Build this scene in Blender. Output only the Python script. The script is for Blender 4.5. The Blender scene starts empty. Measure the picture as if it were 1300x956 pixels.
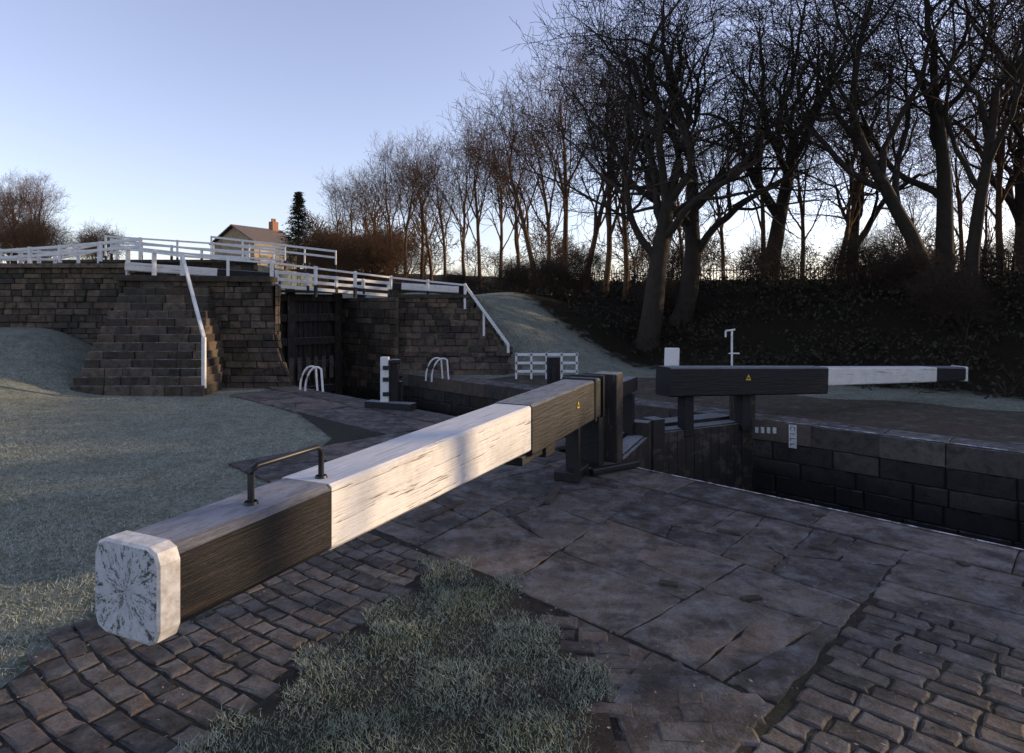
import bpy, math, random
import numpy as np
from mathutils import Vector, Matrix
R=random.Random(7)
rad=math.radians
sc=bpy.context.scene
U=Vector((-0.719,0.695,0)); NN=Vector((0.695,0.719,0)); UP=Vector((0,0,1))
def L(s,n,z=0.0): return Vector((s*U.x+n*NN.x, s*U.y+n*NN.y, z))
def inv(x,y): return (x*U.x+y*U.y, x*NN.x+y*NN.y)
def sm(t):
    t=max(0,min(1,t)); return t*t*(3-2*t)

# ------------------------------------------------------------ materials
class NT:
    def __init__(s,name):
        s.m=bpy.data.materials.new(name); s.m.use_nodes=True
        s.t=s.m.node_tree; s.N=s.t.nodes; s.b=s.N['Principled BSDF']
        s.geo=s.N.new('ShaderNodeNewGeometry'); s.tc=s.N.new('ShaderNodeTexCoord')
        s.pos=s.geo.outputs['Position']; s.isl=s.geo.outputs['Random Per Island']
        sx=s.N.new('ShaderNodeSeparateXYZ'); s.t.links.new(s.geo.outputs['Normal'],sx.inputs[0]); s.nz=sx.outputs[2]
        sp=s.N.new('ShaderNodeSeparateXYZ'); s.t.links.new(s.pos,sp.inputs[0]); s.px,s.py,s.pz=sp.outputs
    def put(s,sock,v):
        if isinstance(v,bpy.types.NodeSocket): s.t.links.new(v,sock)
        else:
            if isinstance(v,(tuple,list)) and len(v)==3 and sock.type=='RGBA': v=(*v,1)
            sock.default_value=v
    def noise(s,scale,vec=None,detail=4,rough=.6,dist=0,st=None):
        v=vec if vec is not None else s.pos
        if st:
            mp=s.N.new('ShaderNodeMapping'); s.t.links.new(v,mp.inputs[0]); mp.inputs['Scale'].default_value=st; v=mp.outputs[0]
        n=s.N.new('ShaderNodeTexNoise'); s.t.links.new(v,n.inputs['Vector'])
        n.inputs['Scale'].default_value=scale; n.inputs['Detail'].default_value=detail
        n.inputs['Roughness'].default_value=rough; n.inputs['Distortion'].default_value=dist
        return n.outputs[0]
    def mr(s,v,a,b,c=0,d=1):
        n=s.N.new('ShaderNodeMapRange'); n.interpolation_type='SMOOTHSTEP'
        s.put(n.inputs[0],v)
        for i,x in enumerate((a,b,c,d)): s.put(n.inputs[i+1],x)
        return n.outputs[0]
    def math(s,op,a,b=0.5):
        n=s.N.new('ShaderNodeMath'); n.operation=op; s.put(n.inputs[0],a); s.put(n.inputs[1],b); return n.outputs[0]
    def mix(s,f,a,b,bt='MIX'):
        n=s.N.new('ShaderNodeMix'); n.data_type='RGBA'; n.blend_type=bt
        s.put(n.inputs[0],f); s.put(n.inputs[6],a); s.put(n.inputs[7],b); return n.outputs[2]
    def gray(s,v):
        n=s.N.new('ShaderNodeCombineColor')
        for i in range(3): s.put(n.inputs[i],v)
        return n.outputs[0]
    def done(s,col,rough=.8,h=None,bd=.02,bs=.6,spec=.3,metal=0):
        s.put(s.b.inputs['Base Color'],col); s.put(s.b.inputs['Roughness'],rough)
        s.b.inputs['Specular IOR Level'].default_value=spec; s.b.inputs['Metallic'].default_value=metal
        if h is not None:
            b=s.N.new('ShaderNodeBump'); b.inputs['Strength'].default_value=bs; b.inputs['Distance'].default_value=bd
            s.put(b.inputs['Height'],h); s.t.links.new(b.outputs[0],s.b.inputs['Normal'])
        return s.m

FROST=(.42,.44,.46)
def stone(name,c1,c2,c3,frost=.3,sc1=1.3,sc2=9,wet=None,bd=.02,var=.6,green=0,hz=1.0,stain=0):
    t=NT(name)
    n1=t.noise(sc1,detail=5); n2=t.noise(sc2,detail=8,rough=.7); n3=t.noise(70,detail=4,rough=.7)
    c=t.mix(t.mr(n1,.38,.62),c1,c2); c=t.mix(t.mr(n2,.45,.7),c,c3)
    hue=t.math('FRACT',t.math('MULTIPLY',t.isl,7.31))
    c=t.mix(t.mr(hue,.55,1,0,.6*hz),c,(c2[0]*1.35,c2[1]*1.1,c2[2]*.85))
    c=t.mix(t.mr(n3,.35,.65,0,.5),c,(c1[0]*.3,c1[1]*.3,c1[2]*.3))
    v=t.mr(t.isl,0,1,1-var*.6,1+var*.6); c=t.mix(1.0,c,t.gray(v),'MULTIPLY')
    if stain:
        sn=t.noise(2.6,detail=9,rough=.72,dist=.6)
        c=t.mix(t.math('MULTIPLY',t.mr(sn,.48,.60),stain),c,(c3[0]*.5,c3[1]*.5,c3[2]*.5))
        s4=t.noise(3.7,detail=8,rough=.75); c=t.mix(t.mr(s4,.56,.66,0,.45),c,(c2[0]*1.5,c2[1]*1.5,c2[2]*1.5))
    if green: c=t.mix(t.math('MULTIPLY',t.mr(t.noise(2.3,detail=6),.5,.7),green),c,(.03,.042,.014))
    if wet is not None:
        w=t.math('ADD',t.pz,t.math('MULTIPLY',t.noise(1.2,detail=5,st=(1,1,.25)),.7))
        c=t.mix(t.mr(w,wet-.15,wet+.25),(.010,.010,.009),c)
    ff=t.math('MULTIPLY',t.mr(t.nz,.6,.95),t.math('MULTIPLY',t.mr(t.noise(5,detail=9,rough=.75),.42,.72),frost))
    c=t.mix(ff,c,FROST)
    h=t.math('ADD',n2,t.math('MULTIPLY',n3,.35))
    return t.done(c,t.mr(n2,.3,.7,.6,.9),h,bd,.7,.35)
M_slab=stone('slab_stone',(.092,.077,.065),(.130,.104,.084),(.048,.042,.037),.30,1.2,6,bd=.035,var=.7,hz=.6,stain=.75)
M_sett=stone('sett_stone',(.078,.066,.057),(.108,.085,.066),(.040,.034,.030),.20,2,14,bd=.02,var=.85,green=.25,hz=.6,stain=.4)
M_coping=stone('coping_stone',(.105,.090,.077),(.080,.069,.060),(.042,.038,.034),.5,1.5,8,var=.5)
M_lockwall=stone('lock_wall_stone',(.058,.050,.043),(.038,.034,.030),(.022,.020,.018),.3,1.2,7,wet=-.42,var=.8,bd=.03)
M_wall=stone('old_wall_stone',(.120,.085,.056),(.078,.059,.043),(.030,.025,.021),.25,.7,8,bd=.035,var=1.0,green=.45,stain=.6)
M_step=stone('step_stone',(.110,.082,.058),(.075,.059,.045),(.030,.025,.021),.75,.7,8,bd=.035,var=.8,green=.3,stain=.4)
def soilmat():
    t=NT('dark_soil'); n=t.noise(12,detail=8,rough=.7); n1=t.noise(1.5)
    c=t.mix(t.mr(n,.35,.7),(.014,.011,.009),(.038,.031,.023)); c=t.mix(t.mr(n1,.45,.6,0,.5),c,(.024,.03,.013))
    c=t.mix(t.mr(t.noise(30,detail=6,rough=.8),.58,.7,0,.25),c,FROST)
    return t.done(c,.95,n,.02)
M_soil=soilmat()
def towmat():
    t=NT('towpath_dirt'); n=t.noise(9,detail=9,rough=.75); n1=t.noise(.7,detail=5)
    c=t.mix(t.mr(n1,.4,.6),(.075,.053,.036),(.055,.052,.032)); c=t.mix(t.mr(n,.45,.65),c,(.028,.021,.016))
    c=t.mix(t.mr(t.noise(3,detail=9,rough=.8),.5,.7,0,.45),c,(.28,.29,.27))
    return t.done(c,.95,n,.03)
M_tow=towmat()
def groundmat():
    t=NT('frosted_ground'); n=t.noise(22,detail=8,rough=.8); n1=t.noise(.35,detail=5); n2=t.noise(3,detail=7,rough=.7)
    g=t.mix(t.mr(n1,.35,.65),(.065,.080,.035),(.105,.105,.048)); g=t.mix(t.mr(n,.4,.65),g,(.035,.04,.02))
    fr=t.math('MULTIPLY',t.mr(n,.32,.6),t.mr(n2,.3,.65,.5,.9))
    frosted=t.mix(fr,g,(.35,.37,.32))
    nn=t.math('ADD',t.math('MULTIPLY',t.px,.695),t.math('MULTIPLY',t.py,.719))
    nn=t.math('ADD',nn,t.math('MULTIPLY',n2,2.5))
    lit=t.mix(t.mr(n,.4,.65),(.010,.008,.005),(.032,.020,.011)); lit=t.mix(t.mr(n2,.45,.62,0,.7),lit,(.011,.015,.006))
    c=t.mix(t.mr(nn,16.0,17.0),frosted,lit)
    return t.done(c,.95,n,.06,.8,.1)
M_ground=groundmat()
def grassmat(name,fr,g1,g2,fc):
    t=NT(name); n=t.noise(2.2,detail=5); nb=t.noise(.8,detail=3)
    c=t.mix(t.isl,g1,g2); k=t.math('ADD',t.math('MULTIPLY',t.isl,.6),t.math('MULTIPLY',n,.9))
    c=t.mix(t.math('MULTIPLY',t.mr(k,.30,.85,0,fr),t.mr(nb,.3,.6,.6,1)),c,fc)
    t.done(c,.8,spec=.2); return t.m
M_blade=grassmat('frosted_grass_blades',.90,(.06,.08,.03),(.14,.14,.06),(.54,.58,.51))
M_blade2=grassmat('frosted_tuft_blades',.66,(.05,.085,.018),(.15,.15,.05),(.47,.53,.46))
def paint(name,base,wood,st,thr,topfrost,frostcol=(.38,.40,.44),rough=.6,band=.06):
    t=NT(name); o=t.tc.outputs['Object']
    n=t.noise(1,vec=o,detail=8,rough=.7,st=st,dist=.4)
    n2=t.noise(6,vec=o,detail=8,rough=.75); n3=t.noise(1,vec=o,detail=3,st=(st[0]*2.5,st[1]*3,st[2]*3))
    n5=t.noise(2.2,vec=o,detail=9,rough=.75)
    c=t.mix(t.mr(n2,.35,.7,0,.4),base,tuple(x*.55 for x in base))
    c=t.mix(t.mr(n5,.52,.66,0,.45),c,tuple(x*.6+w_*.25 for x,w_ in zip(base,wood)))
    c=t.mix(t.mr(n,thr,thr+band),c,wood)
    c=t.mix(t.mr(t.math('ADD',t.math('MULTIPLY',n,.4),t.math('MULTIPLY',n3,.6)),.59,.63,0,.9),c,tuple(x*.3 for x in wood))
    ff=t.math('MULTIPLY',t.mr(t.nz,.5,.9),t.mr(t.noise(14,vec=o,detail=8,rough=.8,st=(.35,1,1)),.3,.6,topfrost*.35,topfrost))
    c=t.mix(ff,c,frostcol)
    h=t.math('ADD',t.math('MULTIPLY',n,-1),t.math('MULTIPLY',n3,-.6))
    return t.done(c,rough,h,.012,.8,.35)
M_white=paint('weathered_white_paint',(.73,.70,.65),(.15,.12,.09),(1.0,24,24),.60,.7,(.46,.48,.52))
M_black=paint('weathered_black_paint',(.009,.008,.0075),(.055,.032,.019),(1.6,60,70),.55,.75,(.31,.32,.36),band=.1)
M_black2=paint('black_painted_timber',(.008,.008,.009),(.03,.024,.018),(2,30,30),.6,.65,(.32,.34,.37))
M_timber=paint('wet_gate_timber',(.020,.017,.015),(.060,.046,.034),(3,25,4),.52,.6,(.36,.38,.40))
def plainwhite():
    t=NT('railing_white_paint'); n=t.noise(6,detail=6,rough=.7)
    c=t.mix(t.mr(n,.5,.75,0,.6),(.66,.66,.64),(.30,.28,.26)); return t.done(c,.55,n,.004)
M_rail=plainwhite()
def simple(name,c,r=.7,metal=0,var=.5,sc_=8,c2=None):
    t=NT(name); n=t.noise(sc_,detail=6,rough=.7)
    return t.done(t.mix(t.mr(n,.3,.7),c,c2 or tuple(x*(1-var) for x in c)),r,n,.004,.5,.4,metal)
M_iron=simple('black_iron',(.013,.013,.014),.42,.0)
M_rust=simple('rusty_iron',(.035,.026,.021),.7,.2,c2=(.075,.062,.052))
M_bark=simple('bark',(.034,.024,.016),.95,c2=(.018,.014,.010),sc_=5)
M_bark_sunlit=simple('sunlit_bark',(.13,.068,.030),.95,c2=(.06,.034,.018),sc_=5)  # low sun's warm light on the trees is put into this bark colour
M_barkd=simple('bramble_stem',(.045,.028,.016),.95,c2=(.024,.016,.010),sc_=5)
M_conifer=simple('conifer_needles',(.022,.034,.016),.8)
M_leaf=simple('bramble_leaf',(.016,.020,.008),.8,c2=(.030,.018,.008),sc_=1.5)
M_litter=simple('leaf_litter',(.11,.068,.03),.8,c2=(.26,.26,.24),sc_=20)
M_roof=simple('roof_slate',(.17,.13,.10),.7)
M_house=simple('house_stone',(.40,.29,.17),.85,sc_=2)
M_chim=simple('chimney_brick',(.35,.16,.09),.85)
M_glass=simple('window_glass',(.03,.035,.04),.15)
M_yellow=simple('sign_yellow',(.70,.46,.04),.5,var=.2)
M_markw=simple('marking_white',(.70,.70,.68),.6,var=.45,sc_=30)
M_signblk=simple('sign_black',(.012,.012,.012),.6)
def linem():
    t=NT('worn_edge_paint'); n=t.noise(9,detail=8,rough=.8)
    return t.done(t.mix(t.mr(n,.42,.56),(.56,.56,.56),(.10,.09,.08)),.8,n,.01)
M_line=linem()
def watermat():
    t=NT('canal_water'); n=t.noise(3,detail=3)
    return t.done((.012,.015,.012),.06,n,.02,.25,.5)
M_water=watermat()
def capmat():
    t=NT('cracked_end_grain'); o=t.tc.outputs['Object']
    s=t.N.new('ShaderNodeSeparateXYZ'); t.t.links.new(o,s.inputs[0])
    y,z=s.outputs[1],s.outputs[2]
    a=t.math('ARCTAN2',z,y); r=t.math('SQRT',t.math('ADD',t.math('MULTIPLY',y,y),t.math('MULTIPLY',z,z)))
    cb=t.N.new('ShaderNodeCombineXYZ'); t.put(cb.inputs[0],t.math('SINE',a)); t.put(cb.inputs[1],t.math('COSINE',a)); t.put(cb.inputs[2],t.math('MULTIPLY',r,3.5))
    n=t.noise(6.5,vec=cb.outputs[0],detail=9,rough=.85,dist=.3); n2=t.noise(25,vec=o,detail=5); n4=t.noise(16,vec=o,detail=9,rough=.85)
    k=t.math('ADD',n,t.mr(r,0,.17,.03,.01)); k=t.math('ADD',k,t.math('MULTIPLY',t.math('SUBTRACT',n4,.5),.55))
    c=t.mix(t.mr(n2,.35,.7,0,.5),(.54,.57,.59),(.36,.38,.40))
    c=t.mix(t.mr(k,.535,.585),c,(.055,.060,.052))
    return t.done(c,.7,t.math('MULTIPLY',k,-1),.01,.7)
M_cap=capmat()

# ------------------------------------------------------------ mesh builder
class MB:
    def __init__(s): s.v=[];s.f=[];s.m=[]
    def add(s,vs,fs,mat=0):
        b=len(s.v); s.v+= [tuple(v) for v in vs]; s.f+=[tuple(b+i for i in f) for f in fs]; s.m+=[mat]*len(fs)
    def box(s,c,ax,ay,az,mat=0):
        c=Vector(c);ax=Vector(ax);ay=Vector(ay);az=Vector(az)
        vs=[c+ax*i+ay*j+az*k for k in(-1,1) for j in(-1,1) for i in(-1,1)]
        s.add(vs,[(0,2,3,1),(4,5,7,6),(0,1,5,4),(2,6,7,3),(0,4,6,2),(1,3,7,5)],mat)
    def bar(s,p,q,w,h,mat=0,up=UP):
        p=Vector(p);q=Vector(q);d=(q-p);l=d.length;d.normalize()
        r=d.cross(up)
        if r.length<1e-3: r=d.cross(Vector((1,0,0)))
        r.normalize(); u=r.cross(d)
        s.box((p+q)/2,d*l/2,r*w/2,u*h/2,mat)
    def post(s,p,h,w,d=None,dirx=(1,0,0),mat=0):
        d=d or w; dx=Vector(dirx).normalized(); dy=UP.cross(dx)
        s.box(Vector(p)+UP*h/2,dx*w/2,dy*d/2,UP*h/2,mat)
    def rings(s,rs,mats,capm=None):
        b=[]
        for (x,w,zt,zb,ch) in rs:
            a=w/2
            b.append([(x,-a+ch,zt),(x,a-ch,zt),(x,a,zt-ch),(x,a,zb+ch),(x,a-ch,zb),(x,-a+ch,zb),(x,-a,zb+ch),(x,-a,zt-ch)])
        for i in range(len(rs)-1):
            s.add(b[i]+b[i+1],[(j,8+j,8+(j+1)%8,(j+1)%8) for j in range(8)],mats[i])
        s.add(b[0],[tuple(range(8))],mats[0]); s.add(b[-1],[tuple(range(7,-1,-1))],mats[-1])
    def tube(s,pts,rads,n,mat=0):
        base=len(s.v); m=len(pts)
        for i,p in enumerate(pts):
            d=(pts[min(i+1,m-1)]-pts[max(i-1,0)])
            d.normalize()
            a=d.cross(UP) if abs(d.z)<.95 else d.cross(Vector((1,0,0)))
            a.normalize(); b=d.cross(a)
            for k in range(n):
                t=6.2832*k/n; c_=math.cos(t)*rads[i]; s_=math.sin(t)*rads[i]
                s.v.append((p.x+a.x*c_+b.x*s_,p.y+a.y*c_+b.y*s_,p.z+a.z*c_+b.z*s_))
        for i in range(m-1):
            o=base+i*n
            for k in range(n):
                k2=(k+1)%n; s.f.append((o+k,o+k2,o+n+k2,o+n+k)); s.m.append(mat)
    def mesh(s,name,mats,smooth=False):
        me=bpy.data.meshes.new(name); me.from_pydata(s.v,[],s.f)
        for m in mats: me.materials.append(m)
        if len(mats)>1: me.polygons.foreach_set('material_index',s.m)
        if smooth: me.polygons.foreach_set('use_smooth',[True]*len(s.f))
        me.update(); return me
    def obj(s,name,mats,smooth=False,parent=None,bevel=0,mw=None,fixn=False):
        me=s.mesh(name,mats,smooth)
        if fixn:
            import bmesh
            bm=bmesh.new(); bm.from_mesh(me); bmesh.ops.recalc_face_normals(bm,faces=bm.faces); bm.to_mesh(me); bm.free()
        return place(me,name,parent,bevel,mw)
def place(me,name,parent=None,bevel=0,mw=None):
    o=bpy.data.objects.new(name,me); sc.collection.objects.link(o)
    if mw is not None: o.matrix_world=mw
    if parent: o.parent=parent
    if bevel:
        b=o.modifiers.new('b','BEVEL'); b.width=bevel; b.segments=2; b.limit_method='ANGLE'
    return o
def empty(name):
    o=bpy.data.objects.new(name,None); sc.collection.objects.link(o); return o
def frame(o,d,up=UP):
    d=Vector(d).normalized(); y=up.cross(d).normalized(); z=d.cross(y)
    return Matrix(((d.x,y.x,z.x,o[0]),(d.y,y.y,z.y,o[1]),(d.z,y.z,z.z,o[2]),(0,0,0,1)))

def pave(mb,poly,z,depth=.06,ch=.012,jit=.006,sub=1,tilt=.004):
    n=len(poly); pts=[]
    for i in range(n):
        a=Vector(poly[i]);b=Vector(poly[(i+1)%n])
        for k in range(sub):
            p=a.lerp(b,k/sub); pts.append(p+Vector((R.uniform(-jit,jit),R.uniform(-jit,jit))))
    c=sum(pts,Vector((0,0)))/len(pts); m=len(pts)
    tx,ty=R.uniform(-tilt,tilt),R.uniform(-tilt,tilt)
    def zz(p): return z+tx*(p.x-c.x)*3+ty*(p.y-c.y)*3
    def shr(p,e):
        d=p-c; l=d.length; return c+d*max(.1,(l-e)/l)
    v=[(p.x,p.y,z-depth) for p in pts]+[(p.x,p.y,zz(p)-ch*.55) for p in pts]
    q=[shr(p,ch) for p in pts]; v+=[(p.x,p.y,zz(p)) for p in q]
    f=[]
    for k in range(2):
        for i in range(m): j=(i+1)%m; f.append((k*m+i,k*m+j,(k+1)*m+j,(k+1)*m+i))
    f.append(tuple(2*m+i for i in range(m))); mb.add(v,f)
def parea(p): return .5*sum(p[i][0]*p[(i+1)%len(p)][1]-p[(i+1)%len(p)][0]*p[i][1] for i in range(len(p)))
def cut(poly,o,nv):
    A=[];B=[]
    for i in range(len(poly)):
        p,q=poly[i],poly[(i+1)%len(poly)]; dp=(p-o).dot(nv); dq=(q-o).dot(nv)
        (A if dp>=0 else B).append(p)
        if dp*dq<0:
            x=p+(q-p)*(dp/(dp-dq)); A.append(x);B.append(x)
    return A,B
def split(poly,target,out):
    a=abs(parea(poly))
    if a<target*R.uniform(.35,2.2): out.append(poly); return
    best=None
    for k in range(12):
        t=math.pi*k/12; d=Vector((math.cos(t),math.sin(t))); pr=[p.dot(d) for p in poly]; e=max(pr)-min(pr)
        if best is None or e>best[0]: best=(e,d)
    c=sum(poly,Vector((0,0)))/len(poly)
    d=best[1]; u2=Vector((U.x,U.y)); n2=Vector((NN.x,NN.y))
    d=u2 if abs(d.dot(u2))>abs(d.dot(n2)) else n2
    j=R.gauss(0,.2); d=Vector((d.x*math.cos(j)-d.y*math.sin(j),d.x*math.sin(j)+d.y*math.cos(j)))
    A,B=cut(poly,c+d*best[0]*R.uniform(-.2,.2),d)
    if len(A)<3 or len(B)<3: out.append(poly); return
    split(A,target,out); split(B,target,out)
def shrink(poly,e):
    c=sum(poly,Vector((0,0)))/len(poly); return [c+(p-c)*max(.2,((p-c).length-e)/(p-c).length) for p in poly]
def inpoly(x,y,P):
    c=False;j=len(P)-1
    for i in range(len(P)):
        if (P[i][1]>y)!=(P[j][1]>y) and x<(P[j][0]-P[i][0])*(y-P[i][1])/(P[j][1]-P[i][1])+P[i][0]: c=not c
        j=i
    return c
def masonry(mb,fn,ul,vl,ch,bl,out,vmax=None,gap=.012,dep=.12,jo=.018):
    out=Vector(out); v=0
    while v<vl-.02:
        h=min(ch*R.uniform(.75,1.25),vl-v)
        if vl-(v+h)<ch*.4: h=vl-v
        u=-R.uniform(0,bl)
        while u<ul:
            w=bl*R.uniform(.5,1.5); u0=max(0,u);u1=min(ul,u+w); u+=w
            if u1-u0<.05: continue
            if vmax and vmax((u0+u1)/2)<v+h*.5: continue
            a,b,c,d=fn(u0+gap/2,v+gap/2),fn(u1-gap/2,v+gap/2),fn(u1-gap/2,v+h-gap/2),fn(u0+gap/2,v+h-gap/2)
            nr=(b-a).cross(d-a)
            if nr.length<1e-6: nr=out.copy()
            nr.normalize()
            if nr.dot(out)<0: nr=-nr
            o=R.uniform(-jo,jo); ct=(a+b+c+d)/4; k=.018
            ring=[p+nr*(o-k) for p in(a,b,c,d)]
            inn=[p+(ct-p).normalized()*k*1.3+nr*(o+R.uniform(-.006,.006)) for p in(a,b,c,d)]
            bk=[p-nr*dep for p in(a,b,c,d)]
            f=[(8,9,10,11)]
            for i in range(4): j=(i+1)%4; f+=[(i,j,4+j,4+i),(4+i,4+j,8+j,8+i)]
            mb.add(bk+ring+inn,f)
        v+=h
    nu=max(2,int(ul/.4)); nv=max(2,int(vl/.4)); vs=[];fs=[]
    for i in range(nu+1):
        for j in range(nv+1):
            uu=ul*i/nu; vv=vl*j/nv
            if vmax: vv=min(vv,max(0,vmax(uu)-.03))
            p=fn(uu,vv); vs.append(p-out*.045)
    for i in range(nu):
        for j in range(nv): a=i*(nv+1)+j; fs.append((a,a+1,a+nv+2,a+nv+1))
    mb.add(vs,fs)
def prism(mb,poly,z0,z1):
    n=len(poly); mb.add([(p[0],p[1],z0) for p in poly]+[(p[0],p[1],z1) for p in poly],
      [tuple(range(n,2*n))]+[(i,(i+1)%n,n+(i+1)%n,n+i) for i in range(n)])

# ------------------------------------------------------------ terrain
NE,NE2,FE=5.86,6.5,9.57
def hgt(s,n):
    p=L(s,n); X,Y=p.x,p.y
    h=-.03
    a=0
    if n>FE:
        a=max(a,2.5*sm((n-15)/8.5)); a=max(a,2.1*sm((s-9.5)/5.5)*sm((n-11.2)/2.2)); a=max(a,2.1*sm((s-15)/5))
    else: a=max(a,2.1*sm((s-20.5)/4))
    if n<8: a=max(a,1.22*sm((-X-7.9)/3.4)*sm((Y-9)/5.5))
    h+=a+2.0*sm((s-22)/25)
    dd=math.hypot(X,Y)
    if dd>60: h+=10*sm((dd-60)/350)
    if a>.05 and n>FE: h+=.12*math.sin(s*1.3+n*.7)*math.sin(n*1.1-s*.4)*min(1,a)
    elif a>.05: h+=.04*math.sin(s*1.3+n*.7)*math.sin(n*1.1-s*.4)*min(1,a)
    else: h+=.012*math.sin(s*1.9+n)*math.sin(n*1.7)*(1 if (X<-2.6 or n>13) else 0)
    return h
def lines(a,b,step,extra,far):
    x=[a+i*step for i in range(int(round((b-a)/step))+1)]
    x=[v for v in x if all(abs(v-e)>.15 for e in extra)]+list(extra)
    d=step; v=a
    while v>-far: d*=1.35; v-=d; x.append(v)
    d=step; v=b
    while v<far: d*=1.35; v+=d; x.append(v)
    return sorted(x)
SL=lines(-14,30,.45,[5,17],1800); NL=lines(-8,32,.45,[NE,NE2,FE],1800)
mb=MB(); W=len(NL)
for s in SL:
    for n in NL: p=L(s,n,hgt(s,n)); mb.v.append(tuple(p))
for i in range(len(SL)-1):
    for j in range(W-1):
        cs=(SL[i]+SL[i+1])/2; cn=(NL[j]+NL[j+1])/2
        ne=NE if cs<5 else NE2
        if cs<17 and cs>-60 and ne<cn<FE: continue
        a=i*W+j; mb.f.append((a,a+W,a+W+1,a+1)); mb.m.append(0)
mb.obj('ground',[M_ground],smooth=True)

mb=MB()
def quad(mb,s0,s1,n0,n1,z,mat=0): mb.add([L(s0,n0,z),L(s1,n0,z),L(s1,n1,z),L(s0,n1,z)],[(3,2,1,0)],mat)
quad(mb,-60,4.3,NE-.3,FE+.3,-2.3); quad(mb,4.6,16.4,NE-.3,FE+.3,-1.3); quad(mb,17,60,NE,FE,1.6)
mb.obj('canal_water',[M_water])

# ------------------------------------------------------------ paving
poly=[(-2.4,-4),(-2.4,8.4),(-3.9,11),(-5.1,12.7)]
poly+= [tuple(L(12.9,NE2)[:2]),tuple(L(5,NE2)[:2]),tuple(L(5,NE)[:2]),tuple(L(-14,NE)[:2]),tuple(L(-14,-4)[:2])]
mb=MB(); mb.add([(x,y,-.008) for x,y in poly],[tuple(range(len(poly)-1,-1,-1))]); mb.obj('earth_path',[M_soil])
PATH=poly
GR=[(3.4,2.85),(2.9,2.88),(2.4,2.72),(1.75,2.42),(1.25,1.9),(1.05,1.0),(1.0,-1),(2.2,-1),(2.55,.6),(2.85,1.45)]
GRw=[tuple(L(*p)[:2]) for p in GR]
def V2(s,n): p=L(s,n); return Vector((p.x,p.y))
mb=MB()
for rect,tg in (((1.10,7.2,2.85,5.28),.5),((7.2,12.6,5.0,5.95),.4),((-3,1.10,4.3,5.28),.4)):
    s0,s1,n0,n1=rect; out=[]
    split([V2(s0,n0),V2(s1,n0),V2(s1,n1),V2(s0,n1)][::-1],tg,out)
    for p in out:
        q=shrink(p,.006); pave(mb,q,R.uniform(-.002,.004),ch=.009,jit=.012,sub=8,tilt=.0012)
out=[]; split([V2(1.10,1.9),V2(1.5,2.2),V2(1.78,2.5),V2(2.3,2.84),V2(1.10,2.84)][::-1],.3,out)
for p in out: pave(mb,shrink(p,.008),R.uniform(-.003,.003),ch=.010,jit=.007,sub=4,tilt=.0015)
mb.obj('stone_slab_paving',[M_slab],fixn=True)
mb=MB()
def coping(mb,s0,s1,n0,n1,z=.004,bl=.95,depth=.3):
    s=s0
    while s<s1:
        e=min(s1,s+bl*R.uniform(.7,1.35))
        if s1-e<.3: e=s1
        pave(mb,[V2(s+.005,n0),V2(e-.005,n0),V2(e-.005,n1),V2(s+.005,n1)][::-1],z+R.uniform(-.003,.005),depth=depth,ch=.014,jit=.006,sub=4,tilt=.001); s=e
coping(mb,-14,4.0,5.30,NE+.015); coping(mb,5.05,13.2,5.98,NE2+.015)
coping(mb,4.02,5.0,5.30,NE+.01,bl=.5)
mb.obj('coping_stones',[M_slab],fixn=True)
mb=MB(); coping(mb,-14,13.5,FE-.015,10.15,z=.01); mb.obj('coping_stones',[M_coping],fixn=True)
mb=MB(); Q=Vector((1.07,7.11))
r=1.0
while r<9:
    hh=.125*R.uniform(.9,1.1); a=rad(-60)
    while a<rad(85):
        w=R.uniform(.13,.27)/r
        def P(rr,aa): return Vector((Q.x-math.sin(aa)*rr,Q.y-math.cos(aa)*rr))
        c=P(r+hh/2,a+w/2); s,n=inv(c.x,c.y)
        ok=(c.x>-2.42+.05*math.sin(c.y*9)) and c.y>-.5 and s>1.1 and n<2.80 and not inpoly(s,n,GR)
        ok=ok or (s>7.2 and n<4.95 and inpoly(c.x,c.y,PATH)) or (n<2.80 and s>3.3 and c.x>-2.4 and inpoly(c.x,c.y,PATH))
        if ok:
            g=.005; pave(mb,[P(r+g,a+g/r),P(r+g,a+w-g/r),P(r+hh-g,a+w-g/r),P(r+hh-g,a+g/r)],R.uniform(-.004,.005),ch=.016,jit=.009,sub=2,tilt=.007)
        a+=w
    r+=hh
n=-1.5
while n<4.2:
    hh=.125*R.uniform(.85,1.15); s=1.09+R.uniform(-.05,0)
    while s>-6:
        w=R.uniform(.14,.28)
        g=.005; pave(mb,[V2(s-w+g,n+g),V2(s-g,n+g),V2(s-g,n+hh-g),V2(s-w+g,n+hh-g)],R.uniform(-.004,.004),ch=.015,jit=.010,sub=2,tilt=.006)
        s-=w
    n+=hh
mb.obj('cobbled_setts',[M_sett],fixn=True)
mb=MB(); quad(mb,-14,4.0,NE-.035,NE-.008,.015); mb.obj('painted_edge_line',[M_line])
mb=MB(); quad(mb,-14,3.9,FE+.01,FE+.075,.022); mb.obj('painted_edge_line',[M_line])
mb=MB()
top=[];bot=[]
for i in range(60):
    s=-14+i*.42; bot.append(L(s,10.1,-.004)); top.append(L(s,13.1+.3*math.sin(s*1.1)+.2*math.sin(s*2.7),-.004))
vs=bot+top; m=len(bot); mb.add(vs,[(i,m+i,m+i+1,i+1) for i in range(m-1)]); mb.obj('towpath',[M_tow],smooth=True,fixn=True)
mb=MB()
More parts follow.
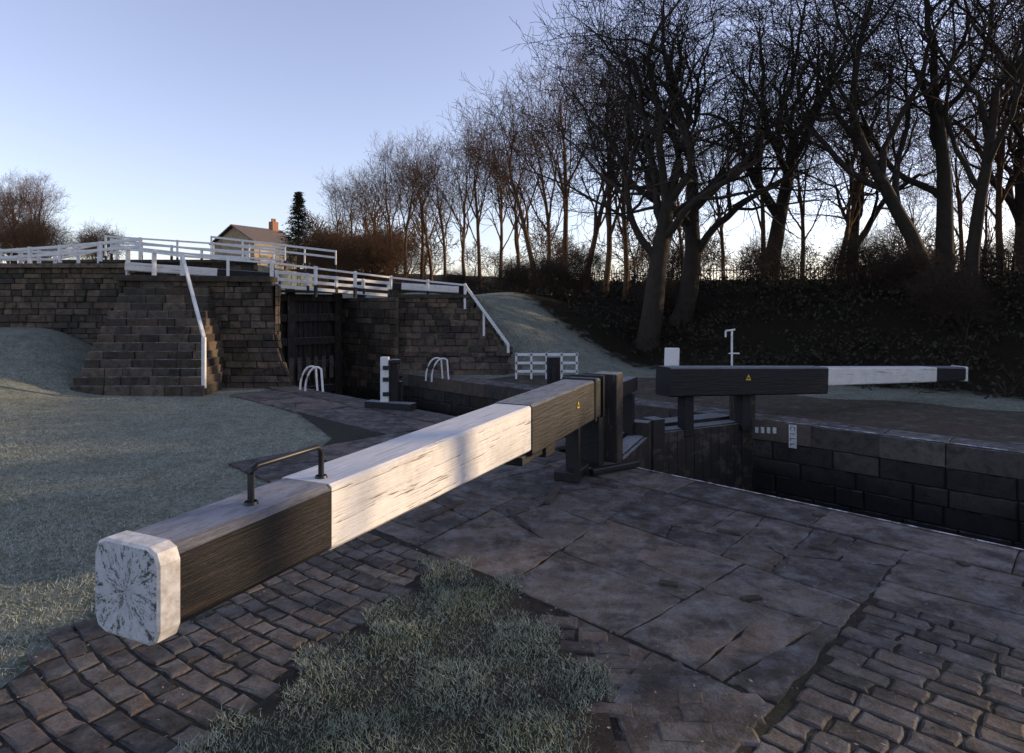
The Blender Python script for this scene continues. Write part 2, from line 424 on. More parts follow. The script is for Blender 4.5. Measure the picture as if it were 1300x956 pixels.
for i in range(2200):
    s=R.uniform(-1,7);n=R.uniform(0,5.8); p=L(s,n,.012+R.random()*.006); e=R.uniform(.003,.012); a=R.uniform(0,6.28)
    d=Vector((math.cos(a),math.sin(a),R.uniform(-.3,.3)))*e; w=Vector((-d.y,d.x,R.uniform(-.004,.004)))*.6; mb.add([p-d,p+w,p+d,p-w],[(0,1,2,3)])
mb.obj('fallen_leaves',[M_litter])

# ------------------------------------------------------------ grass
def blades(name,pts,mat,hmin,hmax,wd,lean):
    n=len(pts); pts=np.array(pts); rg=np.random.RandomState(3)
    a=rg.rand(n)*6.283; h=hmin+(hmax-hmin)*rg.rand(n)**1.5; la=rg.rand(n)*6.283; ll=h*lean*rg.rand(n)
    dx=np.cos(a)*wd;dy=np.sin(a)*wd
    v=np.zeros((n,3,3)); v[:,0]=pts; v[:,1]=pts; v[:,2]=pts
    v[:,0,0]-=dx;v[:,0,1]-=dy;v[:,1,0]+=dx;v[:,1,1]+=dy
    v[:,2,0]+=np.cos(la)*ll; v[:,2,1]+=np.sin(la)*ll; v[:,2,2]+=h
    me=bpy.data.meshes.new(name); me.vertices.add(n*3); me.vertices.foreach_set('co',v.reshape(-1))
    me.loops.add(n*3); me.loops.foreach_set('vertex_index',np.arange(n*3,dtype=np.int32))
    me.polygons.add(n); me.polygons.foreach_set('loop_start',np.arange(0,n*3,3,dtype=np.int32)); me.polygons.foreach_set('loop_total',np.full(n,3,dtype=np.int32))
    me.materials.append(mat); me.update(); me.validate(); return place(me,name)
pts=[]
while len(pts)<68000:
    s=R.uniform(.8,3.6); n=R.uniform(-.6,3.1)
    s2=s+.10*math.sin(n*11)+.06*math.sin(n*27)+R.gauss(0,.025); n2=n+.09*math.sin(s*13)+R.gauss(0,.025)
    if inpoly(s2,n2,GR): p=L(s,n); pts.append((p.x,p.y,-.005+.02*sm(math.sin(p.x*9+1)*math.sin(p.y*8)+.3)))
for i in range(9000):
    s=R.uniform(1,7);n=R.uniform(.5,5.3)
    if math.sin(s*5.1+n*2)*math.sin(n*6.3-s)>.55:
        p=L(s,n)
        if p.x>-2.4: pts.append((p.x,p.y,-.03))
mb=MB(); mb.add([(x,y,.002) for x,y in GRw],[tuple(range(len(GRw)))]); mb.obj('grass_patch_turf',[M_soil],fixn=True)
blades('frosted_grass_patch',pts,M_blade2,.010,.032,.0020,1.8)
pts=[]
for (x0,x1,y0,y1,nn) in ((-6.5,-2.38,1.5,5.5,90000),(-9,-2.3,5.5,9,50000),(-11,-3,9,13.2,30000)):
    k=0
    while k<nn:
        x=R.uniform(x0,x1);y=R.uniform(y0,y1)
        lim=-2.42+.06*math.sin(y*9)+.05*math.sin(y*23)
        if y>8.4: lim=-2.4-(y-8.4)*.6
        if x<lim+R.gauss(0,.04): s,n=inv(x,y); pts.append((x,y,hgt(s,n)-.004)); k+=1
blades('frosted_lawn',pts,M_blade,.010,.034,.0026,2.2)

# ------------------------------------------------------------ lock walls
mb=MB()
masonry(mb,lambda u,v:L(-14+u,FE,-3.2+v),30.3,2.9,.26,.62,-NN)
mb.obj('lock_chamber_wall',[M_lockwall])
mb=MB()
masonry(mb,lambda u,v:L(-14+u,NE,-3.2+v),19,2.9,.32,.9,NN)
masonry(mb,lambda u,v:L(5+u,NE2,-3.2+v),11.3,2.9,.32,.9,NN)
masonry(mb,lambda u,v:L(5,NE+u,-3.2+v),.64,2.9,.32,.5,-U)
mb.obj('lock_chamber_wall',[M_lockwall])
mb=MB()
masonry(mb,lambda u,v:L(13.48+u,FE,-.5+v),3.3,2.45,.2,.4,-NN)
masonry(mb,lambda u,v:L(13.3+u,NE2-.1,-.5+v),3.2,2.7,.2,.4,NN)
mb.obj('upper_lock_wall',[M_wall])
mb=MB()
def fl(u,v):
    t=u/3.4; w=1-v/2.35
    return Vector((-8.7+u+.6*max(0,t-.5)*2*w*w, 13.85-.4*w*w*(.4+t*.6), v-.05))
masonry(mb,fl,3.4,2.35,.145,.30,(0,-1,0),gap=.008,jo=.026)
masonry(mb,lambda u,v:Vector((-12.6+u,15.0-.08*(1-v/1.8),.7+v)),4.0,1.95,.145,.30,(0,-1,0),gap=.008,jo=.026)
masonry(mb,lambda u,v:Vector((-12.6,15.0+u,.7+v)),9,1.95,.2,.4,(-1,0,0))
masonry(mb,lambda u,v:Vector((-8.7,13.9+u,.6+v)),1.2,1.7,.15,.3,(-1,0,0))
mb.bar((-8.75,13.95,2.36),(-5.3,13.95,2.33),.42,.12); mb.bar((-12.7,15.1,2.7),(-8.7,15.1,2.7),.4,.1)
mb.obj('retaining_wall',[M_wall])
mb=MB(); ns=14
for i in range(ns):
    y0=12.35+i*.115; z1=(i+1)*2.3/ns; zb=i*2.3/ns-.04 if i else -.1
    k=-8.72+R.uniform(-.05,.05)+.012*i; xr=-6.12-.045*i
    while k<xr:
        w=R.uniform(.3,.75); e=min(xr,k+w)
        if xr-e<.12: e=xr
        mb.box(((k+e)/2,y0+.45,(z1+zb)/2),((e-k)/2-.005,0,0),(0,.45+R.uniform(-.018,.018),0),(0,0,(z1-zb)/2+R.uniform(-.005,.005))); k=e+.0001
mb.obj('stone_steps',[M_step],bevel=.02)
mb=MB()
def fr(u,v):
    t=u/3.3; w=1-v/2.0
    return Vector((-3.32+u+.6*(1-t)*w*w*.6, 16.9-.95*w*w, v-.04))
masonry(mb,fr,3.6,2.0,.145,.30,(0,-1,0),vmax=lambda u:2.0 if u<2.2 else max(.15,2.0-(u-2.2)*1.45),gap=.008,jo=.026)
mb.bar((-3.35,17.05,1.99),(-1.1,17.05,1.99),.4,.1)
mb.obj('retaining_wall',[M_wall])
mb=MB()
for i in range(11):
    t=i/11; x=-1.05+1.15*t; mb.box((x,17.3,(2.0-1.9*t)/2),(.09,0,0),(0,.4,0),(0,0,(2.0-1.9*t)/2))
mb.obj('stone_steps',[M_step],bevel=.012)
mb=MB()
p6b=L(34,NE2-.2)
prism(mb,[(-12.5,15.1),(-8.7,15.1),(-8.7,14.0),(-5.4,14.0),(p6b.x,p6b.y),(-32,26),(-24,22)],.3,2.3)
q2=L(34,FE+.12)
prism(mb,[(-3.2,17.05),(-1.1,17.05),(-.9,19),(-6,29),(q2.x,q2.y)],.3,1.95)
prism(mb,[(-17,22.2),(-9.2,22.2),(-10,34),(-30,40)],1.0,3.2)
mb.obj('upper_terrace',[M_ground],fixn=True)
mb=MB(); masonry(mb,lambda u,v:Vector((-17+u,22.1,1.9+v)),8,1.35,.2,.5,(0,-1,0)); mb.bar((-17,22.2,3.28),(-9,22.2,3.28),.5,.1); mb.obj('upper_retaining_wall',[M_wall])

# ------------------------------------------------------------ upper gate
g=empty('lock_gate')
mb=MB(); s0=16.2
for i in range(22):
    n=NE2-.1+i*.145; mb.box(L(s0,n+.07,.3),NN*.066,U*.04,UP*1.75,0)
for z in (-.6,.1,.75,1.4,1.95): mb.bar(L(s0-.1,NE2-.2,z),L(s0-.1,FE,z),.16,.2)
for n in (NE2+.2,8.0,FE-.15): mb.post(L(s0-.12,n,-1.2),3.4,.22,.18,NN)
mb.obj('gate_leaf',[M_timber],parent=g,bevel=.01)
mb=MB(); mb.bar(L(s0-.35,NE2-.2,2.12),L(s0-.35,FE+.1,2.12),.5,.06); mb.obj('walkway',[M_black2],parent=g)
mb=MB()
for i in range(8): mb.post(L(s0-.22,7.5+i*.24,-.3),.62,.12,.03,NN)
mb.obj('sluice_boards',[simple('pale_boards',(.14,.115,.09),.9)],parent=g)

# ------------------------------------------------------------ railings
def railing(name,pts,base,rails=(0,-.3),pw=.06,rw=.05,rh=.07,sp=1.0):
    mb=MB()
    for i in range(len(pts)-1):
        p=Vector(pts[i]);q=Vector(pts[i+1]); l=(q-p).length; k=max(1,round(l/sp))
        for dz in rails: mb.bar(p+UP*dz,q+UP*dz,rw,rh,0)
        for j in range(k+(1 if i==len(pts)-2 else 0)):
            a=p.lerp(q,j/k); b=base
            d=(q-p).normalized(); d.z=0
            mid=b+(a.z-b)*.42
            mb.box((a.x,a.y,(mid+a.z+.05)/2),d*pw/2,UP.cross(d)*(pw/2+.012),UP*((a.z+.05-mid)/2),0)
            mb.box((a.x,a.y,(mid+b)/2),d*pw/2,UP.cross(d)*(pw/2+.012),UP*((mid-b)/2),1)
    return mb.obj(name,[M_rail,M_black2],bevel=.004)
railing('white_railing',[(-12.35,15.1,3.06),(-10.9,15.1,3.16),(-9.2,15.5,3.38)],2.5,rails=(0,-.17),sp=.75)
railing('white_railing',[(-12.35,15.1,3.06),(-13.5,18.5,3.3),(-14,22.2,4.0)],2.3,rails=(0,-.2),sp=1.3)
railing('white_railing',[(-9.2,15.0,3.1),(-7.37,14.0,2.86),(-5.6,14.6,2.74),(-3.3,17.05,2.5),(-1.27,16.95,2.29)],1.95,rails=(0,),sp=1.1,rh=.05)
railing('white_railing',[(-5.75,15.3,2.56),(-3.45,17.5,2.36)],2.05,rails=(0,-.17,-.34),sp=.9,rh=.08)
railing('white_railing',[(-14.2,22.2,4.05),(-11,22.2,3.7),(-9.4,22.2,3.55)],3.2,rails=(0,-.2),sp=1.2)
railing('white_railing',[(-17,26.2,4.6),(-9.5,26.2,4.1)],3.2,rails=(0,-.25,-.5),sp=1.5)
railing('white_railing',[(-14.5,30.2,5.0),(-8.5,30.2,4.3)],3.2,rails=(0,-.3),sp=1.5,rh=.1)
mb=MB(); mb.bar((-7.37,14.0,2.86),(-6.15,12.5,1.12),.06,.07); mb.bar((-7.37,14.0,2.3),(-7.37,14,2.9),.07,.07,0,up=Vector((0,1,0)))
mb.bar((-6.15,12.5,.1),(-6.15,12.5,1.12),.07,.07,0,up=Vector((0,1,0))); mb.obj('stair_handrail',[M_rail],bevel=.005)
mb=MB(); mb.bar((-1.27,16.9,2.29),(-.1,16.4,.72),.06,.07); mb.bar((-.1,16.4,-.03),(-.1,16.4,.74),.07,.07,0,up=Vector((0,1,0)))
mb.bar((-.75,16.7,.8),(-.75,16.7,1.6),.06,.06,0,up=Vector((0,1,0))); mb.bar((-1.27,16.9,1.6),(-1.27,16.9,2.3),.06,.06,0,up=Vector((0,1,0))); mb.obj('stair_handrail',[M_rail],bevel=.005)
b=empty('balance_beam')
p=Vector((-9.0,14.6,2.66));q=Vector((-5.9,15.6,2.46)); l=(q-p).length; mb=MB(); mb.rings([(0,.22,.1,-.1,.02),(l*.6,.25,.1,-.1,.02),(l,.26,.1,-.12,.02)],[0,1]); mb.obj('beam',[M_white,M_black2],parent=b,mw=frame(p,q-p))
mm=MB(); mm.post((p.x+.9,p.y+.3,2.25),.36,.14); mm.post((q.x,q.y,1.9),.5,.2); mm.obj('beam_support',[M_black2],parent=b)
b=empty('balance_beam')
p=Vector((-4.3,17.9,2.35));q=Vector((-1.6,18.6,2.2)); l=(q-p).length; mb=MB(); mb.rings([(0,.26,.1,-.12,.02),(l*.4,.25,.1,-.1,.02),(l,.22,.1,-.1,.02)],[1,0]); mb.obj('beam',[M_white,M_black2],parent=b,mw=frame(p,q-p))
mm=MB(); mm.post((p.x,p.y,1.8),.5,.2); mm.obj('beam_support',[M_black2],parent=b)

# ------------------------------------------------------------ NEAR BALANCE BEAM
D=Vector((.404,.915,0)).normalized(); RR=Vector((.915,-.404,0)).normalized()
g=empty('balance_beam'); o=Vector((-1.28,2.15,.98)); F=frame(o,D)
mb=MB()
mb.rings([(0,.29,0,-.285,.035),(.10,.295,.0,-.29,.03),(.81,.30,.0,-.30,.024)],[0,0])
mb.rings([(.81,.302,.001,-.301,.014),(2.0,.315,.002,-.33,.014),(3.18,.325,.002,-.36,.014)],[1,1])
mb.rings([(3.18,.345,.008,-.405,.018),(4.6,.35,.008,-.41,.018),(5.15,.35,.008,-.41,.018)],[2,2])
mb.obj('beam_timber',[M_black,M_white,M_black2],parent=g,mw=F)
mb=MB()
def cap(x,h,c):
    return [(x,-h+c,h),(x,h-c,h),(x,h-c*.3,h-c*.3),(x,h,h-c),(x,h,-h+c),(x,h-c*.3,-h+c*.3),(x,h-c,-h),(x,-h+c,-h),(x,-h+c*.3,-h+c*.3),(x,-h,-h+c),(x,-h,h-c),(x,-h+c*.3,h-c*.3)]
r0=cap(0,.163,.055); r1=cap(-.072,.163,.055); r2=cap(-.080,.154,.05)
n_=12
mb.add(r0+r1,[(i,n_+i,n_+(i+1)%n_,(i+1)%n_) for i in range(n_)],1)
mb.add(r1+r2,[(i,n_+i,n_+(i+1)%n_,(i+1)%n_) for i in range(n_)],1)
mb.add(r2,[tuple(range(n_))],0); mb.add(r0,[tuple(range(n_-1,-1,-1))],1)
Fc=frame(o+D*.03-UP*.148,D); mb.obj('end_cap',[M_cap,simple('cap_white_paint',(.68,.66,.62),.5,c2=(.42,.38,.33),sc_=22)],parent=g,mw=Fc)
mb=MB(); x0,x1=.46,.88
pp=[(x0,0,-.01),(x0,0,.12),(x0+.012,0,.14),(x0+.03,0,.15),(x1-.03,0,.15),(x1-.012,0,.14),(x1,0,.12),(x1,0,-.01)]
pp=[Vector((a,-.03,c)) for a,b_,c in pp]; mb.tube(pp,[.0135]*8,8)
for x in (x0,x1): mb.tube([Vector((x,-.03,.0)),Vector((x,-.03,.012))],[.03,.026],10)
mb.obj('grab_handle',[M_iron],smooth=True,parent=g,mw=F)
def tri(parent,F,x,y,z,sz,ny):
    m=MB()
    for k,(r_,mt) in enumerate(((1,1),(.82,0))):
        e=y+ny*(.004+.003*k); m.add([(x-sz*r_*.87,e,z-sz*r_*.5),(x+sz*r_*.87,e,z-sz*r_*.5),(x,e,z+sz*r_)],[(0,1,2)],mt)
    m.box((x,y+ny*.010,z-.0),(sz*.22,0,0),(0,.001,0),(0,0,sz*.18),1)
    m.obj('warning_sign',[M_yellow,M_signblk],parent=parent,mw=F)
tri(g,F,4.35,-.175,-.17,.055,-1)
mb=MB()
for x in (4.95,5.25): mb.box((x,0,-.2),(.03,0,0),(0,.186,0),(0,0,.225))
mb.obj('iron_strap',[M_iron],parent=g,mw=F)
mb=MB(); mb.box((3.75,-.02,-.46),(.12,0,0),(0,.1,0),(0,0,.06)); mb.box((3.3,0,-.43),(.22,0,0),(0,.13,0),(0,0,.035)); mb.obj('beam_block',[M_black2],parent=g,mw=F,bevel=.01)

# ------------------------------------------------------------ MITRE GATES
def leaf(name,q,m,qz,sgn):
    g=empty(name); q=Vector(q);m=Vector(m); l=(m-q).length; F=frame(q,m-q)
    mb=MB()
    mb.box((.0,0,-1.5),(.14,0,0),(0,.14,0),(0,0,1.5+qz)); mb.box((l-.1,0,-1.6),(.11,0,0),(0,.12,0),(0,0,1.75))
    for z in (-.12,-.42,-.75,-1.2,-1.9,-2.7): mb.box((l/2,sgn*.05,z),(l/2-.12,0,0),(0,.11,0),(0,0,.09))
    mb.obj('gate_frame',[M_timber],parent=g,bevel=.012,mw=F)
    mb=MB(); k=int((l-.2)/.16)
    for i in range(k): mb.box((.12+(i+.5)*(l-.24)/k,-sgn*.09,-1.6),((l-.24)/k/2-.004,0,0),(0,.025,0),(0,0,1.55))
    mb.obj('gate_planks',[M_timber],parent=g,mw=F)
    mb=MB(); mb.box((l/2+.05,sgn*.36,-.02),(l/2+.02,0,0),(0,.17,0),(0,0,.03))
    for x in (.3,l*.6): mb.box((x,sgn*.25,-.1),(.04,0,0),(0,.25,0),(0,0,.05))
    mb.obj('footboard',[M_timber],parent=g,mw=F)
    mb=MB(); mb.box((l*.5,sgn*.18,-.55),(.03,0,0),(0,.015,0),(0,0,.5)); mb.box((l*.5,sgn*.2,-.35),(l*.35,0,0),(0,.01,0),(0,0,.025)); mb.obj('iron_brace',[M_rust],parent=g,mw=F)
    return g,F,l
MIT=L(4.85,7.72)
g1,F1,l1=leaf('lock_gate',L(4.22,NE+.1),L(4.83,7.66),1.0,1)
g2,F2,l2=leaf('lock_gate',L(4.22,FE-.02),L(4.83,7.80),.45,-1)
mb=MB()
P0=o+D*5.1; P0.z=.72
mb.bar(P0,P0+D*2.3-UP*.06,.16,.2); mb.post((P0.x+.10,P0.y+.14,0),.97,.20,.24,D); e=P0+D*2.1; mb.post((e.x,e.y,-.3),.85,.14,.14,D)
e=P0+D*1.1; mb.post((e.x,e.y,-.2),.8,.14,.14,D)
mb.obj('gate_top_rail',[M_black2],parent=g1,bevel=.012)
mb=MB(); e=o+D*4.55+RR*.1; mb.post((e.x,e.y,0),.56,.06,.06,D); e2=o+D*4.75-RR*.02; mb.post((e2.x,e2.y,0),.56,.12,.10,D); mb.box((e2.x,e2.y,.05),D*.22,RR*.12,UP*.05); mb.bar((e2.x+.2,e2.y,.05),(e2.x+.75,e2.y+.35,.05),.08,.06); mb.obj('anchor_ironwork',[M_iron],parent=g1,bevel=.01)

g=empty('balance_beam'); Df=Vector((.913,.407,0)).normalized()
A=Vector((1.87,8.91,0))+Df*.35; A.z=.885; B=Vector((1.87,8.91,0))+Df*7.2; B.z=.605; F=frame(A,B-A); ll=(B-A).length
mb=MB()
mb.rings([(0,.34,0,-.42,.02),(3.17,.34,.0,-.43,.02)],[0]); mb.rings([(3.17,.31,-.008,-.30,.015),(5.98,.29,-.004,-.27,.015)],[1]); mb.rings([(5.98,.292,-.004,-.27,.015),(ll,.27,0,-.25,.03)],[0])
mb.obj('beam_timber',[M_black2,M_white],parent=g,mw=F)
mb=MB(); mb.box((ll+.02,0,-.13),(.03,0,0),(0,.15,0),(0,0,.14)); mb.obj('end_cap',[M_white],parent=g,mw=F,bevel=.02)
mb=MB(); mb.box((.32,.22,.09),(.12,0,0),(0,.03,0),(0,0,.17)); mb.obj('white_board',[M_rail],parent=g,mw=F,bevel=.01)
tri(g,F,1.45,-.17,-.16,.075,-1)
mb=MB()
for t in (.75,1.85):
    p=A+Df*(t-.35+.0); mb.post((p.x,p.y,-.15),.75,.17,.17,Df)
mb.obj('beam_support',[M_black2],parent=g,bevel=.01)
mb=MB(); p=A+Df*1.55+Vector((-.1,.3,0)); mb.tube([Vector((p.x,p.y,0)),Vector((p.x,p.y,1.38))],[.016,.016],6)
mb.tube([Vector((p.x-.10,p.y,1.36)),Vector((p.x+.05,p.y,1.38))],[.016,.016],6); mb.tube([Vector((p.x-.10,p.y,1.36)),Vector((p.x-.10,p.y,1.26))],[.014,.014],6)
mb.tube([Vector((p.x-.05,p.y,1.0)),Vector((p.x+.12,p.y,1.0))],[.012,.012],6); mb.obj('winding_handle',[M_rail],smooth=True)

g=empty('paddle_gear')
c=Vector((-2.15,10.75,0))
mb=MB(); mb.post(c+Vector((-.03,0,.02)),.86,.14,.12); mb.obj('white_post',[M_rail],parent=g,bevel=.01)
mb=MB(); mb.post(c+Vector((.13,.03,.02)),.82,.13,.14); mb.bar(c+Vector((-.35,.1,.06)),c+Vector((.5,-.25,.06)),.2,.12); mb.bar(c+Vector((.05,-.05,.80)),c+Vector((.24,.0,.80)),.08,.07); mb.bar(c+Vector((.2,.1,.0)),c+Vector((.2,.1,.45)),.1,.1,0,up=Vector((0,1,0))); mb.obj('black_timber',[M_black2],parent=g,bevel=.012)
mb=MB()
for z in (.25,.5,.7): mb.box(c+Vector((.0,-.08,z)),(.05,0,0),(0,.012,0),(0,0,.035))
mb.obj('iron_rack',[M_iron],parent=g)
g=empty('paddle_gear'); p=L(5.4,6.38); mb=MB(); mb.post((p.x,p.y,0),1.09,.17,.17); mb.bar((p.x-.15,p.y-.08,.6),(p.x+.2,p.y-.08,.6),.08,.1); mb.obj('post',[M_black2],parent=g,bevel=.012)
mb=MB(); mb.bar((p.x,p.y-.1,.1),(p.x,p.y-.1,.95),.05,.02,0,up=Vector((0,1,0))); mb.tube([Vector((p.x-.12,p.y-.14,.62)),Vector((p.x+.12,p.y-.14,.62))],[.03,.03],8); mb.obj('rack',[M_iron],parent=g)
def hoop(x,y,dx,dy,name='ladder_handrail'):
    mb=MB()
    for off in (0,1):
        ox,oy=x+off*.22*U.x*-1,y+off*.22*U.y*-1
        pts=[]
        for i in range(9):
            t=math.pi*.62*i/8; pts.append(Vector((ox+dx*(1-math.cos(t))*.33,oy+dy*(1-math.cos(t))*.33,.5*math.sin(t))))
        pts=[Vector((ox,oy,-.05))]+pts[1:]+[Vector((ox+dx*.5,oy+dy*.5,.0))]
        mb.tube(pts,[.022]*len(pts),7)
    mb.obj(name,[M_rail],smooth=True)
hoop(-4.40,13.0,.80,-.25); hoop(-2.05,14.9,.80,.0)
mb=MB()
for i in range(5): mb.post((.1+i*.36,14.9,0),.62,.05,.05)
for z in (.18,.38,.58): mb.bar((.08,14.9,z),(1.58,14.9,z),.05,.06)
mb.obj('white_fence',[M_rail],bevel=.004)

g=empty('cill_marker')
pc=L(3.45,FE-.03,-.17); mb=MB(); mb.box(pc,U*.055,NN*.006,UP*.17); mb.obj('plate',[M_markw],parent=g)
for i,chh in enumerate('CILL'):
    cu=bpy.data.curves.new('letter','FONT'); cu.body=chh; cu.size=.10; cu.align_x='CENTER'; cu.align_y='CENTER'; cu.extrude=.001; cu.materials.append(M_signblk)
    to=bpy.data.objects.new('letter',cu); sc.collection.objects.link(to)
    pz=L(3.45,FE-.042,-.17+.12-.08*i); xr=-UP*1.0; nr=-NN; yr=nr.cross(xr)
    to.matrix_world=Matrix(((xr.x,yr.x,nr.x,pz.x),(xr.y,yr.y,nr.y,pz.y),(xr.z,yr.z,nr.z,pz.z),(0,0,0,1))); to.parent=g
mb=MB()
for k in range(4): mb.box(L(3.72+k*.09,FE-.02,-.12-.01*k),U*.025,NN*.004,UP*.045)
mb.obj('painted_depth_marks',[M_markw])

mb=MB()
def flat(x,y,lx,ly,a,z=.010):
    d=Vector((math.cos(a),math.sin(a),0)); mb.box((x,y,z),d*lx/2,UP.cross(d)*ly/2,UP*.011)
flat(.38,5.85,.55,.07,rad(75),.018); flat(2.38,4.72,.32,.07,rad(50)); flat(2.27,4.58,.07,.18,rad(50)); flat(.05,5.2,.5,.035,rad(110)); flat(1.7,4.9,.18,.05,rad(-30)); flat(1.0,4.0,.12,.05,rad(-20)); flat(2.6,5.3,.1,.05,0)
flat(-.6,5.4,.6,.04,rad(60)); flat(1.45,3.8,.13,.04,rad(10)); flat(.9,6.2,.3,.06,rad(-40)); flat(3.1,4.3,.06,.06,0)
mb.obj('iron_fittings',[M_rust],bevel=.004)

# ------------------------------------------------------------ trees
def make_tree(name,seed,trunkL,tr,nch,lens,wob,trop,ang,mat,stems=1,tmin=.35,nsides=(9,7,5,4,3,3),minr=.006,lean=.0,thick=(.45,.72)):
    r=random.Random(seed); mb=MB(); nl=len(lens)
    def rv(): return Vector((r.gauss(0,1),r.gauss(0,1),r.gauss(0,1)))
    def grow(p,d,Ln,rd,lev):
        ns=(8,8,5,4,3,2)[lev]; pts=[p.copy()];rs=[rd];ds=[d]
        end=.5 if lev<2 else .3
        for i in range(ns):
            d=(d+rv()*wob[lev]+UP*trop[lev]); d.normalize(); p=p+d*(Ln/ns)
            pts.append(p.copy()); rs.append(max(minr,rd*(1-(1-end)*(i+1)/ns))); ds.append(d)
        if lev==0: rs[0]*=1.35
        mb.tube(pts,rs,nsides[lev])
        if lev+1>=nl: return
        n=nch[lev]; az=r.uniform(0,6.28)
        for k in range(n):
            t=1.0 if k==0 else tmin+(1-tmin)*((k+r.random()*.8)/n) if lev==0 else .2+.8*((k+r.random()*.6)/n)
            t=min(t,1); f=t*ns; i=min(ns-1,int(f)); q=pts[i].lerp(pts[i+1],f-i); dd=ds[min(ns,i+1)]; rr=rs[min(ns,i+1)]
            az+=2.4+r.uniform(-.5,.5)
            a=dd.cross(UP) if abs(dd.z)<.95 else dd.cross(Vector((1,0,0))); a.normalize(); b=dd.cross(a)
            an=rad(r.uniform(*ang[lev]))*(.5 if k==0 else 1)
            nd=dd*math.cos(an)+(a*math.cos(az)+b*math.sin(az))*math.sin(an)
            grow(q,nd.normalized(),lens[lev+1]*r.uniform(.6,1.3)*(1.15-.35*t),max(minr,rr*(.85 if k==0 else r.uniform(*thick))),lev+1)
    for st in range(stems):
        a=6.28*st/stems+r.random(); off=Vector((math.cos(a),math.sin(a),0))*(.0 if stems==1 else tr*1.6)
        d=(UP+off*(.5 if stems>1 else 0)+Vector((r.gauss(0,lean),r.gauss(0,lean),0))).normalized()
        grow(off-UP*.3,d,trunkL*r.uniform(.85,1.15),tr*(1 if st==0 else r.uniform(.6,.9)),0)
    return mb.mesh(name,[mat],smooth=True)
W0=(.06,.18,.22,.24,.24,.25); T0=(.03,.09,.05,.04,.03,.01)
AG=((22,48),(30,62),(30,68),(30,68),(30,65),(30,60))
big=[make_tree('bare_tree',s_,4.8,.31,(7,6,5,4,4),(0,4.3,2.7,1.6,.9,.5),W0,T0,AG,M_bark,lean=.08,thick=(.5,.8)) for s_ in (11,12,14)]
bigs=make_tree('bare_tree',21,5.2,.23,(6,5,5,4,3),(0,4.2,2.5,1.5,.85,.45),W0,T0,AG,M_bark,stems=3,lean=.08,thick=(.5,.75))
AN=((14,34),(18,42),(25,50),(30,55),(30,60),(30,60))
med=[make_tree('bare_tree',s_,5.4,.13,(8,5,4,4,2),(0,3.0,1.9,1.15,.7,.4),(.05,.10,.14,.18,.2,.2),(.04,.09,.08,.07,.05,.03),AN,M_bark_sunlit,tmin=.3,nsides=(7,5,4,3,3,3)) for s_ in (31,32,33,34)]
shr=[make_tree('bare_shrub',s_,1.3,.05,(6,5,5,4),(0,1.1,.8,.55,.35),(.12,.2,.25,.25,.25),(.03,.05,.04,.03,.0),((25,58),)+AG[1:],M_bark_sunlit,stems=4,tmin=.15,nsides=(5,4,3,3,3,3),minr=.004) for s_ in (41,42)]
shd=[]
for m_ in shr: c_=m_.copy(); c_.materials.clear(); c_.materials.append(M_barkd); shd.append(c_)
def tree(me,x,y,scl,rot=None,nm='bare_tree',zs=1):
    s,n=inv(x,y); o=place(me,nm); o.location=(x,y,hgt(s,n)-.05); o.rotation_euler=(0,0,R.uniform(0,6.28) if rot is None else rot); o.scale=(scl,scl,scl*zs); return o
def pt(px,d): return ((px-650)/795*d,d)
for me,px,d,k,ro in ((big[1],822,20,1.25,.5),(big[0],862,21.5,1.2,2.6),(bigs,1205,18.5,1.25,1.0),(big[2],978,25,1.15,3.0),(big[0],1365,21,1.2,4.0),(big[1],1085,31,1.1,5.0),(big[2],1290,28,1.15,1.2)):
    tree(me,*pt(px,d),k,ro)
px=428
while px<800:
    d=46-(px-425)/375*20+R.uniform(-2,2); hs=.62+.56*min(1,(px-425)/190)
    tree(R.choice(med),*pt(px,d),hs*R.uniform(.82,1.1)); px+=R.uniform(11,25)
for px in (860,905,960,1030,1150,1210,1260): tree(R.choice(med),*pt(px+R.uniform(-15,15),R.uniform(28,38)),R.uniform(.75,1.15))
for px in (1060,1290): tree(R.choice(med),*pt(px+R.uniform(-20,20),R.uniform(22,25)),R.uniform(.8,1.1))
for i in range(30):
    n=R.uniform(16.5,25); s=R.uniform(-4,22); p=L(s,n); tree(R.choice(shd),p.x,p.y,R.uniform(.4,.8),nm='bare_shrub')
for i in range(44):  # added shrub row, out of frame on the right, shades the foreground
    n=R.uniform(19.5,24); s=-23+i*.5; p=L(s,n); tree(R.choice(shd),p.x,p.y,R.uniform(.65,.9),nm='bare_shrub')
for i in range(6):  # unseen trees added beside that row to thicken its shade
    n=R.uniform(17,24); s=-22+i*2.6; p=L(s,n); tree(R.choice(med),p.x,p.y,R.uniform(.9,1.1))
for i in range(16): tree(R.choice(shr),*pt(R.uniform(395,520),R.uniform(36,46)),R.uniform(.8,1.4),nm='bare_shrub')
for i in range(14): tree(R.choice(med),*pt(R.uniform(-60,70),R.uniform(36,44)),R.uniform(.42,.66))
for i in range(7): tree(R.choice(shr),*pt(R.uniform(-40,140),R.uniform(32,40)),R.uniform(.8,1.2),nm='bare_shrub')
low=make_tree('tmp',77,2.2,.10,(6,5,4,3),(0,1.9,1.3,.9,.6),W0,T0,AG,M_bark_sunlit,nsides=(5,4,3,3,3,3),minr=.02)
nv=len(low.vertices); co=np.zeros(nv*3); low.vertices.foreach_get('co',co); co=co.reshape(-1,3); fc=[tuple(p.vertices) for p in low.polygons]
V=[];Fs=[]
